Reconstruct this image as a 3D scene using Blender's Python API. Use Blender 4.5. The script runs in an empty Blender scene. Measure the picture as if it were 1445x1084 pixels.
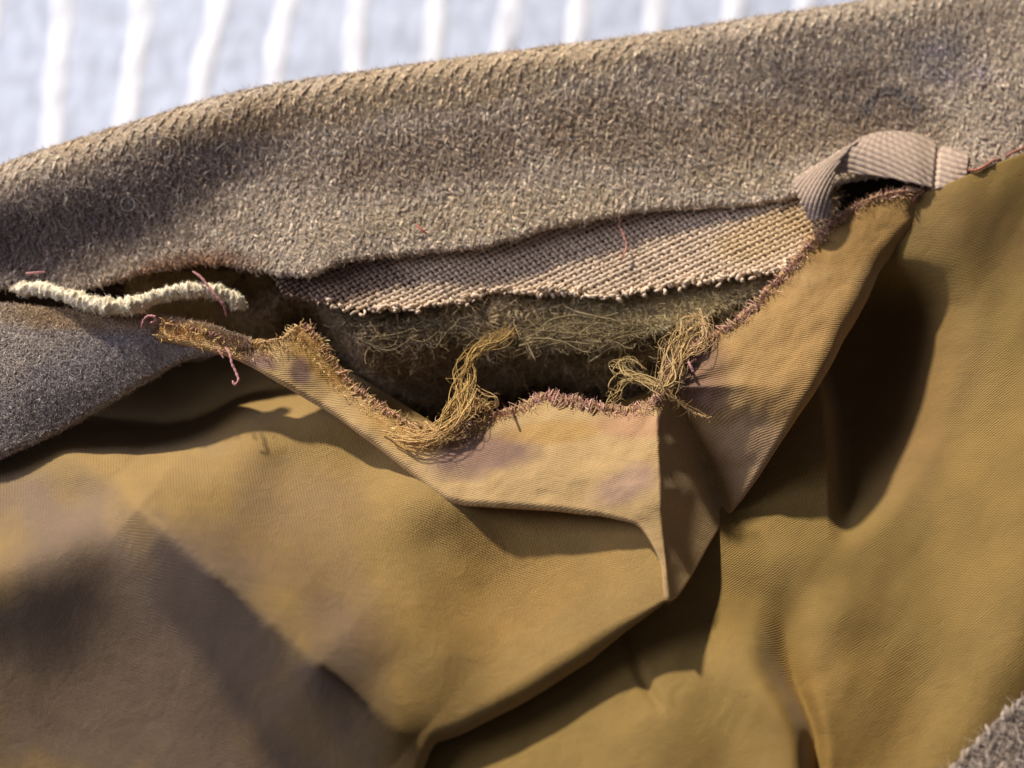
import bpy, math, random
import numpy as np
from mathutils import Vector, Matrix

random.seed(7)
rng = np.random.default_rng(11)
CM = 0.01
scene = bpy.context.scene
col = scene.collection

# ------------------------------------------------------------------ camera
PITCH = math.radians(55.0)
DIST = 28.0
VIEW_W = 18.0
TARGET = np.array([0.0, 0.0, 2.0])
FWD = np.array([0.0, math.cos(PITCH), -math.sin(PITCH)])
CAM = TARGET - FWD * DIST
RIGHT = np.array([1.0, 0.0, 0.0])
UP = np.cross(RIGHT, FWD)
PW, PH = 1445.0, 1084.0

cam_data = bpy.data.cameras.new("camera")
cam_data.sensor_width = 36.0
cam_data.lens = 36.0 * DIST / VIEW_W
cam_data.clip_start = 0.005
cam_data.clip_end = 20.0
cam_data.dof.use_dof = True
cam_data.dof.focus_distance = 27.2 * CM
cam_data.dof.aperture_fstop = 8.5
cam = bpy.data.objects.new("camera", cam_data)
cam.location = Vector(CAM * CM)
cam.rotation_euler = (math.pi / 2 - PITCH, 0.0, 0.0)
col.objects.link(cam)
scene.camera = cam

# ------------------------------------------------------------------ light
world = bpy.data.worlds.new("World")
scene.world = world
world.use_nodes = True
wb = world.node_tree.nodes["Background"]
wb.inputs[0].default_value = (0.86, 0.80, 1.0, 1.0)
wb.inputs[1].default_value = 0.082

SUN_EL, SUN_AZ = math.radians(37.0), math.radians(29.0)     # azimuth: from +Y towards -X
LDIR = np.array([-math.sin(SUN_AZ) * math.cos(SUN_EL), math.cos(SUN_AZ) * math.cos(SUN_EL), math.sin(SUN_EL)])
lamp_data = bpy.data.lights.new("window_light", 'AREA')
lamp_data.shape = 'DISK'
lamp_data.size = 0.105
lamp_data.energy = 52.0
lamp_data.color = (1.0, 0.89, 0.74)
lamp = bpy.data.objects.new("window_light", lamp_data)
lpos = Vector((np.array([0, 0, 2.0]) + LDIR * 170.0) * CM)
lamp.location = lpos
lamp.rotation_euler = (Vector((0, 0, 0.02)) - lpos).to_track_quat('-Z', 'Y').to_euler()
col.objects.link(lamp)

# broad cool window light from the left
win_data = bpy.data.lights.new("side_window_light", 'AREA')
win_data.shape = 'RECTANGLE'; win_data.size = 0.7; win_data.size_y = 0.9
win_data.energy = 14.0
win_data.color = (0.80, 0.80, 1.0)
win = bpy.data.objects.new("side_window_light", win_data)
wpos = Vector((-1.25, 0.1, 0.72))
win.location = wpos
win.rotation_euler = (Vector((0, 0, 0.02)) - wpos).to_track_quat('-Z', 'Y').to_euler()
col.objects.link(win)

scene.view_settings.view_transform = 'Standard'
scene.view_settings.look = 'None'
scene.view_settings.exposure = 0.0
scene.view_settings.gamma = 1.0
scene.view_settings.use_curve_mapping = False
scene.cycles.max_bounces = 6

# ------------------------------------------------------------------ helpers
def P(px, py, h):
    """photograph pixel + height above the bed (cm) -> world point (cm)"""
    px = np.asarray(px, float); py = np.asarray(py, float); h = np.asarray(h, float)
    u = (px - PW / 2) / PW * VIEW_W / DIST
    v = -(py - PH / 2) / PW * VIEW_W / DIST
    d = FWD[None, :] + u.reshape(-1, 1) * RIGHT[None, :] + v.reshape(-1, 1) * UP[None, :]
    t = (h.reshape(-1) - CAM[2]) / d[:, 2]
    return CAM[None, :] + d * t[:, None]

def px_of(p):
    q = p - CAM[None, :]
    z = q @ FWD
    return np.stack([(q @ RIGHT) / z * DIST / VIEW_W * PW + PW / 2,
                     -(q @ UP) / z * DIST / VIEW_W * PW + PH / 2], 1)

def tps(pts, smooth=0.0):
    pts = np.array(pts, float)
    c = pts[:, :2] / 100.0
    n = len(c)
    d = np.linalg.norm(c[:, None] - c[None], axis=2)
    K = np.where(d > 0, d * d * np.log(np.maximum(d, 1e-9)), 0) + smooth * np.eye(n)
    Q = np.hstack([np.ones((n, 1)), c])
    A = np.zeros((n + 3, n + 3))
    A[:n, :n] = K; A[:n, n:] = Q; A[n:, :n] = Q.T
    w = np.linalg.solve(A, np.concatenate([pts[:, 2], np.zeros(3)]))
    def f(x, y):
        x = np.asarray(x, float); y = np.asarray(y, float)
        sh = x.shape
        q = np.stack([x.ravel(), y.ravel()], 1) / 100.0
        out = np.zeros(len(q))
        for a in range(0, len(q), 20000):
            qq = q[a:a + 20000]
            r = np.linalg.norm(qq[:, None] - c[None], axis=2)
            k = np.where(r > 0, r * r * np.log(np.maximum(r, 1e-9)), 0)
            out[a:a + 20000] = k @ w[:n] + w[n] + qq @ w[n + 1:]
        return out.reshape(sh)
    return f

def spline(pts, n, key=None):
    """Catmull-Rom through pts (k,dim), n samples; key = parameter of each knot"""
    p = np.array(pts, float)
    if key is None:
        L = np.r_[0, np.cumsum(np.sqrt(np.linalg.norm(np.diff(p, axis=0), axis=1)) ** 2)]
        key = L / L[-1]
    key = np.asarray(key, float)
    m = np.zeros_like(p)
    dk = np.diff(key)[:, None]
    s = np.diff(p, axis=0) / dk
    m[0] = s[0]; m[-1] = s[-1]
    m[1:-1] = (s[:-1] * dk[1:] + s[1:] * dk[:-1]) / (dk[1:] + dk[:-1])
    t = np.linspace(0, 1, n)
    i = np.clip(np.searchsorted(key, t, 'right') - 1, 0, len(key) - 2)
    h = (key[i + 1] - key[i])[:, None]
    u = ((t - key[i])[:, None]) / h
    h00 = 2 * u**3 - 3 * u**2 + 1; h10 = u**3 - 2 * u**2 + u
    h01 = -2 * u**3 + 3 * u**2; h11 = u**3 - u**2
    return h00 * p[i] + h10 * h * m[i] + h01 * p[i + 1] + h11 * h * m[i + 1]

def keys_of(pts):
    p = np.array(pts, float)
    L = np.r_[0, np.cumsum(np.linalg.norm(np.diff(p, axis=0), axis=1))]
    return L / L[-1]

_perm = rng.random((64, 64))
def vnoise(x, y):
    x = np.asarray(x, float); y = np.asarray(y, float)
    xi = np.floor(x).astype(int); yi = np.floor(y).astype(int)
    fx = x - xi; fy = y - yi
    fx = fx * fx * (3 - 2 * fx); fy = fy * fy * (3 - 2 * fy)
    g = lambda a, b: _perm[a % 64, b % 64]
    return ((g(xi, yi) * (1 - fx) + g(xi + 1, yi) * fx) * (1 - fy)
            + (g(xi, yi + 1) * (1 - fx) + g(xi + 1, yi + 1) * fx) * fy)
def fbm(x, y, o=4):
    s = 0; a = 0.5
    for k in range(o):
        s = s + a * vnoise(x * 2**k + 17 * k, y * 2**k + 5 * k); a *= 0.5
    return s / (1 - 0.5**o)

def mesh_obj(name, verts, quads=None, tris=None, mat=None, parent=None, uv=None, color=None, smooth=True):
    """verts in cm"""
    me = bpy.data.meshes.new(name)
    verts = np.asarray(verts, float) * CM
    nq = 0 if quads is None else len(quads); nt = 0 if tris is None else len(tris)
    loops = []
    if nq: loops.append(np.asarray(quads).ravel())
    if nt: loops.append(np.asarray(tris).ravel())
    li = np.concatenate(loops).astype(np.int32)
    ls = np.concatenate([np.arange(nq) * 4, nq * 4 + np.arange(nt) * 3]).astype(np.int32)
    me.vertices.add(len(verts)); me.vertices.foreach_set("co", verts.ravel())
    me.loops.add(len(li)); me.loops.foreach_set("vertex_index", li)
    me.polygons.add(nq + nt); me.polygons.foreach_set("loop_start", ls)
    if smooth:
        me.polygons.foreach_set("use_smooth", np.ones(nq + nt, bool))
    me.update(calc_edges=True)
    if uv is not None:
        l = me.uv_layers.new(name="UVMap")
        l.data.foreach_set("uv", np.asarray(uv, float)[li].ravel())
    if color is not None:
        c = np.asarray(color, float)
        if c.shape[1] == 3: c = np.hstack([c, np.ones((len(c), 1))])
        a = me.color_attributes.new(name="tint", type='FLOAT_COLOR', domain='POINT')
        a.data.foreach_set("color", c.ravel())
    if mat is not None: me.materials.append(mat)
    o = bpy.data.objects.new(name, me)
    col.objects.link(o)
    if parent is not None: o.parent = parent
    return o

class Sheet:
    """a grid surface in world cm: G[i,j] (i along the sheet, j across), with arc-length uv"""
    def __init__(self, G):
        self.G = G
        self.refresh()
    def refresh(self):
        G = self.G
        du = np.linalg.norm(np.diff(G, axis=0), axis=2)
        dv = np.linalg.norm(np.diff(G, axis=1), axis=2)
        mid = G.shape[1] // 2
        u = np.zeros(G.shape[:2]); v = np.zeros(G.shape[:2])
        u[1:] = np.cumsum(du.mean(axis=1))[:, None]
        v[:, 1:] = np.cumsum(dv, axis=1)
        self.U, self.V = u, v
        gi = np.gradient(G, axis=0); gj = np.gradient(G, axis=1)
        n = np.cross(gi, gj)
        n /= np.maximum(np.linalg.norm(n, axis=2, keepdims=True), 1e-9)
        view = CAM[None, None] - G
        k = (n * view).sum(2, keepdims=True)
        if np.median(k) < 0: n = -n; self.flip = True
        else: self.flip = False
        self.N = n
    def quads(self):
        ni, nj = self.G.shape[:2]
        idx = np.arange(ni * nj).reshape(ni, nj)
        q = np.stack([idx[:-1, :-1], idx[1:, :-1], idx[1:, 1:], idx[:-1, 1:]], -1).reshape(-1, 4)
        return q[:, ::-1] if self.flip else q
    def obj(self, name, mat, parent, color=None, grain=None):
        ni, nj = self.G.shape[:2]
        uv = np.stack([self.U, self.V], -1).reshape(-1, 2)
        if grain is not None:                     # cloth grain laid flat in the sheet's own plane
            a = math.radians(grain)
            g = self.G.reshape(-1, 3)
            X, Y = g[:, 0] * 1.05, g[:, 1] * 1.12
            uv = np.stack([X * math.cos(a) + Y * math.sin(a), -X * math.sin(a) + Y * math.cos(a)], 1)
        return mesh_obj(name, self.G.reshape(-1, 3), quads=self.quads(), mat=mat, parent=parent, uv=uv, color=color)
    def at(self, s, t):
        ni, nj = self.G.shape[:2]
        x = np.clip(s, 0, 1) * (ni - 1); y = np.clip(t, 0, 1) * (nj - 1)
        i = np.minimum(x.astype(int), ni - 2); j = np.minimum(y.astype(int), nj - 2)
        fx = (x - i)[:, None]; fy = (y - j)[:, None]
        def lerp(A):
            return ((A[i, j] * (1 - fx) + A[i + 1, j] * fx) * (1 - fy)
                    + (A[i, j + 1] * (1 - fx) + A[i + 1, j + 1] * fx) * fy)
        p = lerp(self.G); n = lerp(self.N)
        n /= np.linalg.norm(n, axis=1, keepdims=True)
        tu = self.G[i + 1, j] - self.G[i, j]
        tu -= n * (tu * n).sum(1, keepdims=True)
        tu /= np.maximum(np.linalg.norm(tu, axis=1, keepdims=True), 1e-9)
        tv = np.cross(n, tu)
        flip = ((self.G[i, j + 1] - self.G[i, j]) * tv).sum(1) < 0
        tv[flip] *= -1
        return p, n, tu, tv
    def px(self):
        return px_of(self.G.reshape(-1, 3)).reshape(self.G.shape[0], self.G.shape[1], 2)

def roll(G, side, r, total=2.6, steps=8, tail=0.0, tail_steps=3, slump=0.0):
    """curl the border row of a grid away from the camera so that the edge has a real turned-under hem"""
    if side in ('v0', 'v1'):
        g = G if side == 'v1' else G[:, ::-1]
    else:
        g = np.swapaxes(G, 0, 1) if side == 'u1' else np.swapaxes(G, 0, 1)[:, ::-1]
    e = g[:, -1]; d = g[:, -1] - g[:, -3]
    tan = np.gradient(e, axis=0)
    tan /= np.linalg.norm(tan, axis=1, keepdims=True)
    d = d - tan * (d * tan).sum(1, keepdims=True)
    d /= np.linalg.norm(d, axis=1, keepdims=True)
    k_ = 9                                       # even out the curl direction along the edge
    pad_ = np.vstack([np.repeat(d[:1], k_ // 2, 0), d, np.repeat(d[-1:], k_ // 2, 0)])
    d = np.stack([np.convolve(pad_[:, c], np.ones(k_) / k_, 'valid') for c in range(3)], 1)
    d /= np.linalg.norm(d, axis=1, keepdims=True)
    w = e - CAM[None]; w /= np.linalg.norm(w, axis=1, keepdims=True)
    w = w - tan * (w * tan).sum(1, keepdims=True)
    w = w - d * (w * d).sum(1, keepdims=True)
    w /= np.linalg.norm(w, axis=1, keepdims=True)
    rows = []
    rr = np.asarray(r, float)
    if rr.ndim == 0: rr = np.full(len(e), float(rr))
    rr = rr[:, None]
    for k in range(1, steps + 1):
        a = total * k / steps
        rows.append(e + rr * (math.sin(a) * d + (1 - math.cos(a)) * w))
    tl = np.asarray(tail, float)
    tl = tl[:, None] if tl.ndim else float(tl)
    if np.max(tl) > 0:
        a = total
        dirn = math.cos(a) * d + math.sin(a) * w
        last = rows[-1]
        for k in range(1, tail_steps + 1):
            q = last + dirn * tl * k / tail_steps
            q = q.copy(); q[:, 2] -= slump * (k / tail_steps) ** 2
            rows.append(q)
    g = np.concatenate([g, np.stack(rows, 1)], axis=1)
    if side == 'v0': g = g[:, ::-1]
    if side == 'u1': g = np.swapaxes(g, 0, 1)
    if side == 'u0': g = np.swapaxes(g[:, ::-1], 0, 1)
    return g

def patch(T, B, hf, ni, nj, bend=None):
    """grid between an upper and a lower outline (paired knots), heights from hf(px,py)"""
    T = np.array(T, float); B = np.array(B, float)
    key = (keys_of(T) + keys_of(B)) / 2
    t = spline(T, ni, key); b = spline(B, ni, key)
    k = np.linspace(0, 1, nj)
    if bend: k = k ** bend
    X = t[:, None, :] * (1 - k)[None, :, None] + b[:, None, :] * k[None, :, None]
    h = hf(X[..., 0], X[..., 1])
    return P(X[..., 0].ravel(), X[..., 1].ravel(), h.ravel()).reshape(ni, nj, 3)

# ---- little swarms: rice-shaped yarn floats and hair-thin fibres --------------------------------
def grains(c, axis, nrm, length, width, thick, name, mat, parent, color, arch=0.25):
    """one rice-shaped piece of yarn per row of c"""
    n = len(c)
    side = np.cross(nrm, axis)
    L = length[:, None]; W = width[:, None]; H = thick[:, None]
    def ring(f, sc):
        b = c + axis * L * f + nrm * (H * arch * (1 - (2 * f) ** 2))
        return [b + side * W * sc * .5, b + nrm * H * sc * .8, b - side * W * sc * .5, b - nrm * H * sc * .5]
    v = [c - axis * L * .5 - nrm * H * .3] + ring(-.26, .9) + ring(.26, .9) + [c + axis * L * .5 - nrm * H * .3]
    V = np.stack(v, 1).reshape(-1, 3)
    off = (np.arange(n) * 10)[:, None]
    tr = []; qd = []
    for k in range(4):
        a, b = 1 + k, 1 + (k + 1) % 4
        tr += [[0, b, a]]; qd += [[a, b, b + 4, a + 4]]; tr += [[9, a + 4, b + 4]]
    tr = (np.array(tr)[None] + off[:, None]).reshape(-1, 3)
    qd = (np.array(qd)[None] + off[:, None]).reshape(-1, 4)
    return mesh_obj(name, V, quads=qd, tris=tr, mat=mat, parent=parent, color=np.repeat(color, 10, axis=0))

def fibres(p, d0, nrm, length, width, name, mat, parent, color, curl=0.8, seg=4):
    """curved hair ribbons starting at p heading d0, bending at random"""
    n = len(p)
    d = d0 / np.linalg.norm(d0, axis=1, keepdims=True)
    pts = [p]
    axis = rng.normal(size=(n, 3)); axis /= np.linalg.norm(axis, axis=1, keepdims=True)
    turn = rng.normal(0, curl, n)[:, None]
    q = p
    for k in range(seg):
        q = q + d * (length / seg)[:, None]
        pts.append(q)
        d = d + np.cross(axis, d) * turn / seg * 2 + nrm * 0.0
        d /= np.linalg.norm(d, axis=1, keepdims=True)
    pts = np.stack(pts, 1)                       # n, seg+1, 3
    view = CAM[None, None] - pts
    tang = np.gradient(pts, axis=1)
    sd = np.cross(tang, view + rng.normal(0, 8, (n, 1, 3)))
    sd /= np.maximum(np.linalg.norm(sd, axis=2, keepdims=True), 1e-9)
    taper = np.linspace(1, .35, seg + 1)[None, :, None]
    w = width[:, None, None] * taper * .5
    V = np.stack([pts - sd * w, pts + sd * w], 2).reshape(-1, 3)
    m = 2 * (seg + 1)
    off = (np.arange(n) * m)[:, None, None]
    q4 = np.array([[2 * k, 2 * k + 1, 2 * k + 3, 2 * k + 2] for k in range(seg)])
    qd = (q4[None] + off).reshape(-1, 4)
    return mesh_obj(name, V, quads=qd, mat=mat, parent=parent, color=np.repeat(color, m, axis=0))

def tube_data(path, radius, sides=6):
    path = np.asarray(path, float)
    n = len(path)
    r = np.broadcast_to(np.asarray(radius, float), (n,))
    t = np.gradient(path, axis=0); t /= np.maximum(np.linalg.norm(t, axis=1, keepdims=True), 1e-9)
    ref = np.array([0.13, -0.6, 0.79])
    a = np.cross(t, ref); a /= np.maximum(np.linalg.norm(a, axis=1, keepdims=True), 1e-9)
    b = np.cross(t, a)
    ang = np.arange(sides) / sides * 2 * math.pi
    V = path[:, None] + r[:, None, None] * (np.cos(ang)[None, :, None] * a[:, None] + np.sin(ang)[None, :, None] * b[:, None])
    V = V.reshape(-1, 3)
    i = np.arange(n - 1)[:, None] * sides; k = np.arange(sides)[None]
    q = np.stack([i + k, i + (k + 1) % sides, i + sides + (k + 1) % sides, i + sides + k], -1).reshape(-1, 4)
    V = np.vstack([V, path[:1], path[-1:]])
    m = n * sides
    tr = [[m, (j + 1) % sides, j] for j in range(sides)] + [[m + 1, m - sides + j, m - sides + (j + 1) % sides] for j in range(sides)]
    return V, q, np.array(tr)

def tubes(paths, radii, name, mat, parent, colors=None, sides=6):
    Vs, Qs, Ts, Cs = [], [], [], []
    o = 0
    for k, (p, r) in enumerate(zip(paths, radii)):
        V, q, t = tube_data(p, r, sides)
        Vs.append(V); Qs.append(q + o); Ts.append(t + o); o += len(V)
        if colors is not None: Cs.append(np.repeat(np.array(colors[k])[None], len(V), 0))
    return mesh_obj(name, np.vstack(Vs), quads=np.vstack(Qs), tris=np.vstack(Ts), mat=mat, parent=parent,
                    color=np.vstack(Cs) if colors is not None else None)

def px_path(pts, n=40, jitter=0.0):
    """spline through (px,py,h) knots -> world"""
    s = spline(pts, n)
    if jitter:
        s = s + np.stack([np.convolve(rng.normal(0, jitter, n + 4), np.ones(5) / 5, 'valid') for _ in range(2)] + [np.zeros(n)], 1)
    return P(s[:, 0], s[:, 1], s[:, 2])

def srgb(r, g, b):
    f = lambda c: c / 12.92 if c <= 0.04045 else ((c + 0.055) / 1.055) ** 2.4
    return np.array([f(r / 255), f(g / 255), f(b / 255)])

# ------------------------------------------------------------------ materials
def mat_base(name, rough=0.85, sheen=0.3, spec=0.2, sheen_tint=(1, 1, 1)):
    m = bpy.data.materials.new(name); m.use_nodes = True
    nt = m.node_tree; b = nt.nodes["Principled BSDF"]
    b.inputs["Roughness"].default_value = rough
    b.inputs["Specular IOR Level"].default_value = spec
    b.inputs["Sheen Weight"].default_value = sheen
    b.inputs["Sheen Roughness"].default_value = 0.45
    b.inputs["Sheen Tint"].default_value = (*sheen_tint, 1)
    return m, nt, b

def N(nt, t, **kw):
    n = nt.nodes.new(t)
    for k, v in kw.items(): setattr(n, k, v)
    return n

def tint_noise(nt, b, base_from, scale=900.0, amount=0.35, detail=4.0, coord='Object'):
    """multiply a colour by fine procedural mottling"""
    tc = N(nt, 'ShaderNodeTexCoord')
    no = N(nt, 'ShaderNodeTexNoise'); no.inputs['Scale'].default_value = scale; no.inputs['Detail'].default_value = detail
    nt.links.new(tc.outputs[coord], no.inputs['Vector'])
    mr = N(nt, 'ShaderNodeMapRange')
    mr.inputs['From Min'].default_value = 0.25; mr.inputs['From Max'].default_value = 0.75
    mr.inputs['To Min'].default_value = 1 - amount; mr.inputs['To Max'].default_value = 1 + amount
    nt.links.new(no.outputs['Fac'], mr.inputs['Value'])
    mx = N(nt, 'ShaderNodeMix', data_type='RGBA', blend_type='MULTIPLY')
    mx.inputs['Factor'].default_value = 1.0
    nt.links.new(base_from, mx.inputs['A']); nt.links.new(mr.outputs['Result'], mx.inputs['B'])
    nt.links.new(mx.outputs['Result'], b.inputs['Base Color'])
    return no

def fibre_material(name, rough=0.8, sheen=0.25, amount=0.25, scale=1500.0):
    m, nt, b = mat_base(name, rough, sheen, 0.25)
    at = N(nt, 'ShaderNodeAttribute', attribute_name="tint")
    tint_noise(nt, b, at.outputs['Color'], scale, amount)
    return m

M_yarn = fibre_material("wool_yarn", 0.85, 0.25)
M_fuzz = fibre_material("wool_fuzz", 0.6, 0.3, 0.15)
M_thread = fibre_material("cotton_thread", 0.75, 0.2, 0.2, 2500.0)

def wool_ground():
    m, nt, b = mat_base("wool_felt", 0.95, 0.3, 0.1)
    at = N(nt, 'ShaderNodeAttribute', attribute_name="tint")
    no = tint_noise(nt, b, at.outputs['Color'], 1400.0, 0.5, 6.0)
    bp = N(nt, 'ShaderNodeBump'); bp.inputs['Strength'].default_value = 0.8; bp.inputs['Distance'].default_value = 0.0008
    nt.links.new(no.outputs['Fac'], bp.inputs['Height']); nt.links.new(bp.outputs['Normal'], b.inputs['Normal'])
    return m
M_felt = wool_ground()

def lining_material(name, rib_amount, bump_strength):
    """sateen lining: fine ribs along v, broken up along u, with woven relief"""
    m, nt, b = mat_base(name, 0.70, 0.16, 0.22, (1.0, 0.93, 0.84))
    L = nt.links
    at = N(nt, 'ShaderNodeAttribute', attribute_name="tint")
    uv = N(nt, 'ShaderNodeUVMap', uv_map="UVMap")
    warp = N(nt, 'ShaderNodeTexNoise'); warp.inputs['Scale'].default_value = 6.0; warp.inputs['Detail'].default_value = 5
    L.new(uv.outputs['UV'], warp.inputs['Vector'])
    sx = N(nt, 'ShaderNodeSeparateXYZ'); L.new(uv.outputs['UV'], sx.inputs[0])
    def math_(op, a, bb):
        n = N(nt, 'ShaderNodeMath', operation=op)
        for k, v in ((0, a), (1, bb)):
            if isinstance(v, (int, float)): n.inputs[k].default_value = v
            elif v is not None: L.new(v, n.inputs[k])
        return n.outputs[0]
    vv = math_('ADD', math_('MULTIPLY', sx.outputs['Y'], 2 * math.pi / 0.040), math_('MULTIPLY', warp.outputs['Fac'], 7.0))
    uu = math_('ADD', math_('MULTIPLY', sx.outputs['X'], 2 * math.pi / 0.062), math_('MULTIPLY', vv, 0.5))
    rib = math_('SINE', vv, None)
    cross = math_('SINE', uu, None)
    hgt = math_('MULTIPLY', math_('ADD', rib, math_('MULTIPLY', cross, 0.35)), rib_amount)
    fine = N(nt, 'ShaderNodeTexNoise'); fine.inputs['Scale'].default_value = 30.0; fine.inputs['Detail'].default_value = 3
    L.new(uv.outputs['UV'], fine.inputs['Vector'])
    hgt = math_('ADD', hgt, math_('MULTIPLY', fine.outputs['Fac'], 1.6))
    big = N(nt, 'ShaderNodeTexNoise'); big.inputs['Scale'].default_value = 1.1; big.inputs['Detail'].default_value = 7
    big.inputs['Roughness'].default_value = 0.62
    L.new(uv.outputs['UV'], big.inputs['Vector'])
    mr = N(nt, 'ShaderNodeMapRange'); mr.inputs['From Min'].default_value = .3; mr.inputs['From Max'].default_value = .7
    mr.inputs['To Min'].default_value = 0.88; mr.inputs['To Max'].default_value = 1.10
    L.new(big.outputs['Fac'], mr.inputs['Value'])
    mr2 = N(nt, 'ShaderNodeMapRange'); mr2.inputs['From Min'].default_value = -1.6; mr2.inputs['From Max'].default_value = 2.2
    mr2.inputs['To Min'].default_value = 0.66; mr2.inputs['To Max'].default_value = 1.24
    L.new(hgt, mr2.inputs['Value'])
    f = math_('MULTIPLY', mr.outputs[0], mr2.outputs[0])
    mx = N(nt, 'ShaderNodeMix', data_type='RGBA', blend_type='MULTIPLY'); mx.inputs['Factor'].default_value = 1
    L.new(at.outputs['Color'], mx.inputs['A']); L.new(f, mx.inputs['B'])
    L.new(mx.outputs['Result'], b.inputs['Base Color'])
    bp = N(nt, 'ShaderNodeBump'); bp.inputs['Strength'].default_value = bump_strength; bp.inputs['Distance'].default_value = 0.00012
    L.new(hgt, bp.inputs['Height'])
    # faint crumple of handled cloth under the weave
    cr = N(nt, 'ShaderNodeTexNoise'); cr.inputs['Scale'].default_value = 2.2; cr.inputs['Detail'].default_value = 5; cr.inputs['Distortion'].default_value = 1.2
    L.new(uv.outputs['UV'], cr.inputs['Vector'])
    bp2 = N(nt, 'ShaderNodeBump'); bp2.inputs['Strength'].default_value = 0.5; bp2.inputs['Distance'].default_value = 0.0004
    L.new(cr.outputs['Fac'], bp2.inputs['Height']); L.new(bp2.outputs['Normal'], bp.inputs['Normal'])
    L.new(bp.outputs['Normal'], b.inputs['Normal'])
    return m
M_lining = lining_material("sateen_lining", .6, .55)
M_worn = lining_material("worn_sateen_lining", .45, .45)

# ------------------------------------------------------------------ the thing
jacket = bpy.data.objects.new("jacket", None)
jacket.location = (0, 0, 0)
col.objects.link(jacket)
jacket["label"] = "worn brown wool jacket with torn golden lining lying on a striped bedspread"
jacket["category"] = "jacket"

def blob_tint(px, base, blobs, wob=0.35, ns=0.02):
    """base colour plus stain, tone and painted shade patches: (x, y, rx, ry, degrees, colour, strength)"""
    x, y = px[:, 0], px[:, 1]
    c = np.repeat(np.array(base)[None], len(px), 0) if np.ndim(base) == 1 else base.copy()
    nz = fbm(x * ns, y * ns, 4) - 0.5
    for (bx, by, rx, ry, deg, colr, st) in blobs:
        a = math.radians(deg)
        dx, dy = x - bx, y - by
        u = (dx * math.cos(a) + dy * math.sin(a)) / rx
        v = (-dx * math.sin(a) + dy * math.cos(a)) / ry
        d = np.sqrt(u * u + v * v) + nz * wob * 2
        w = st * np.clip((1.25 - d) / 0.55, 0, 1)
        w = w * w * (3 - 2 * w) if st >= 1 else w
        c = c * (1 - w[:, None]) + np.array(colr)[None] * w[:, None]
    return c

GOLD = srgb(145, 118, 66)
PALE = srgb(174, 145, 98)
OLIVE = srgb(134, 109, 56)
MAUVE = srgb(122, 94, 84)
BROWN = srgb(118, 84, 58)
AMBER = srgb(168, 130, 66)

# ================================================================== bedspread
BEDZ = -5.0
def bed_material(name, base):
    m, nt, b = mat_base(name, 0.95, 0.2, 0.1)
    tc = N(nt, 'ShaderNodeTexCoord')
    mp = N(nt, 'ShaderNodeMapping'); mp.inputs['Scale'].default_value = (320, 90, 200)
    nt.links.new(tc.outputs['Object'], mp.inputs['Vector'])
    no = N(nt, 'ShaderNodeTexNoise'); no.inputs['Scale'].default_value = 1.0; no.inputs['Detail'].default_value = 5
    nt.links.new(mp.outputs['Vector'], no.inputs['Vector'])
    cr = N(nt, 'ShaderNodeValToRGB')
    cr.color_ramp.elements[0].position = 0.3; cr.color_ramp.elements[0].color = (*[c * .72 for c in base], 1)
    cr.color_ramp.elements[1].position = 0.65; cr.color_ramp.elements[1].color = (*base, 1)
    nt.links.new(no.outputs['Fac'], cr.inputs['Fac']); nt.links.new(cr.outputs['Color'], b.inputs['Base Color'])
    bp = N(nt, 'ShaderNodeBump'); bp.inputs['Strength'].default_value = 0.5; bp.inputs['Distance'].default_value = 0.001
    nt.links.new(no.outputs['Fac'], bp.inputs['Height']); nt.links.new(bp.outputs['Normal'], b.inputs['Normal'])
    return m
M_bed = bed_material("bedspread_cloth", (0.46, 0.52, 0.66))
M_stripe = bed_material("bedspread_stripe", (0.68, 0.72, 0.82))

def bed_height(x, y):
    return BEDZ + 0.16 * (fbm(x * .35, y * .9, 3) - .5) + 0.10 * (fbm(x * 1.6, y * 2.2, 3) - .5)
xs = np.linspace(-38, 38, 241); ys = np.linspace(-14, 56, 341)
BX, BY = np.meshgrid(xs, ys, indexing='ij')
bed = Sheet(np.stack([BX, BY, bed_height(BX, BY)], -1))
bedo = bed.obj("bedspread", M_bed, None)
bedo["kind"] = "structure"
bedo["label"] = "white and pale blue striped crinkled bedspread under the jacket"
# raised white stripes running away from the camera
sp = 104.0
for k in range(-4, 14):
    pts = P([200 + sp * k, 200 + sp * k - 17], [0, 110], [BEDZ, BEDZ])
    d = pts[1] - pts[0]; d /= np.linalg.norm(d)
    tt = np.linspace(-32, 22, 150)
    c = pts[0][None] + tt[:, None] * d[None]
    c[:, 0] += 0.10 * np.sin(tt * .6 + k * 1.7) + 0.03 * np.sin(tt * 1.7 + k)
    wv = 0.28 + 0.03 * np.sin(tt * 3 + k)
    prof = np.linspace(-1, 1, 9)
    G = c[:, None, :] + np.stack([prof[None] * wv[:, None], np.zeros((150, 9)), np.zeros((150, 9))], -1)
    G[..., 2] = bed_height(G[..., 0], G[..., 1]) + 0.01 + 0.06 * np.sqrt(np.maximum(0, 1 - prof**2))[None] * (1 + .35 * np.sin(tt * 6 + k * 2))[:, None]
    Sheet(G).obj("stripe", M_stripe, bedo)

# outline of the tear in the lining, in photograph pixels
TEAR = [(225, 455), (290, 468), (345, 484), (400, 476), (428, 458), (445, 470), (470, 508), (505, 548), (545, 577), (590, 600), (625, 606), (660, 600), (700, 582), (735, 572), (770, 556), (805, 562), (850, 572), (900, 574), (925, 560), (938, 545), (946, 520), (962, 500), (1000, 475), (1040, 450), (1080, 410), (1105, 385), (1130, 355), (1160, 325), (1200, 295), (1240, 276), (1290, 268), (1332, 270)]

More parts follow.
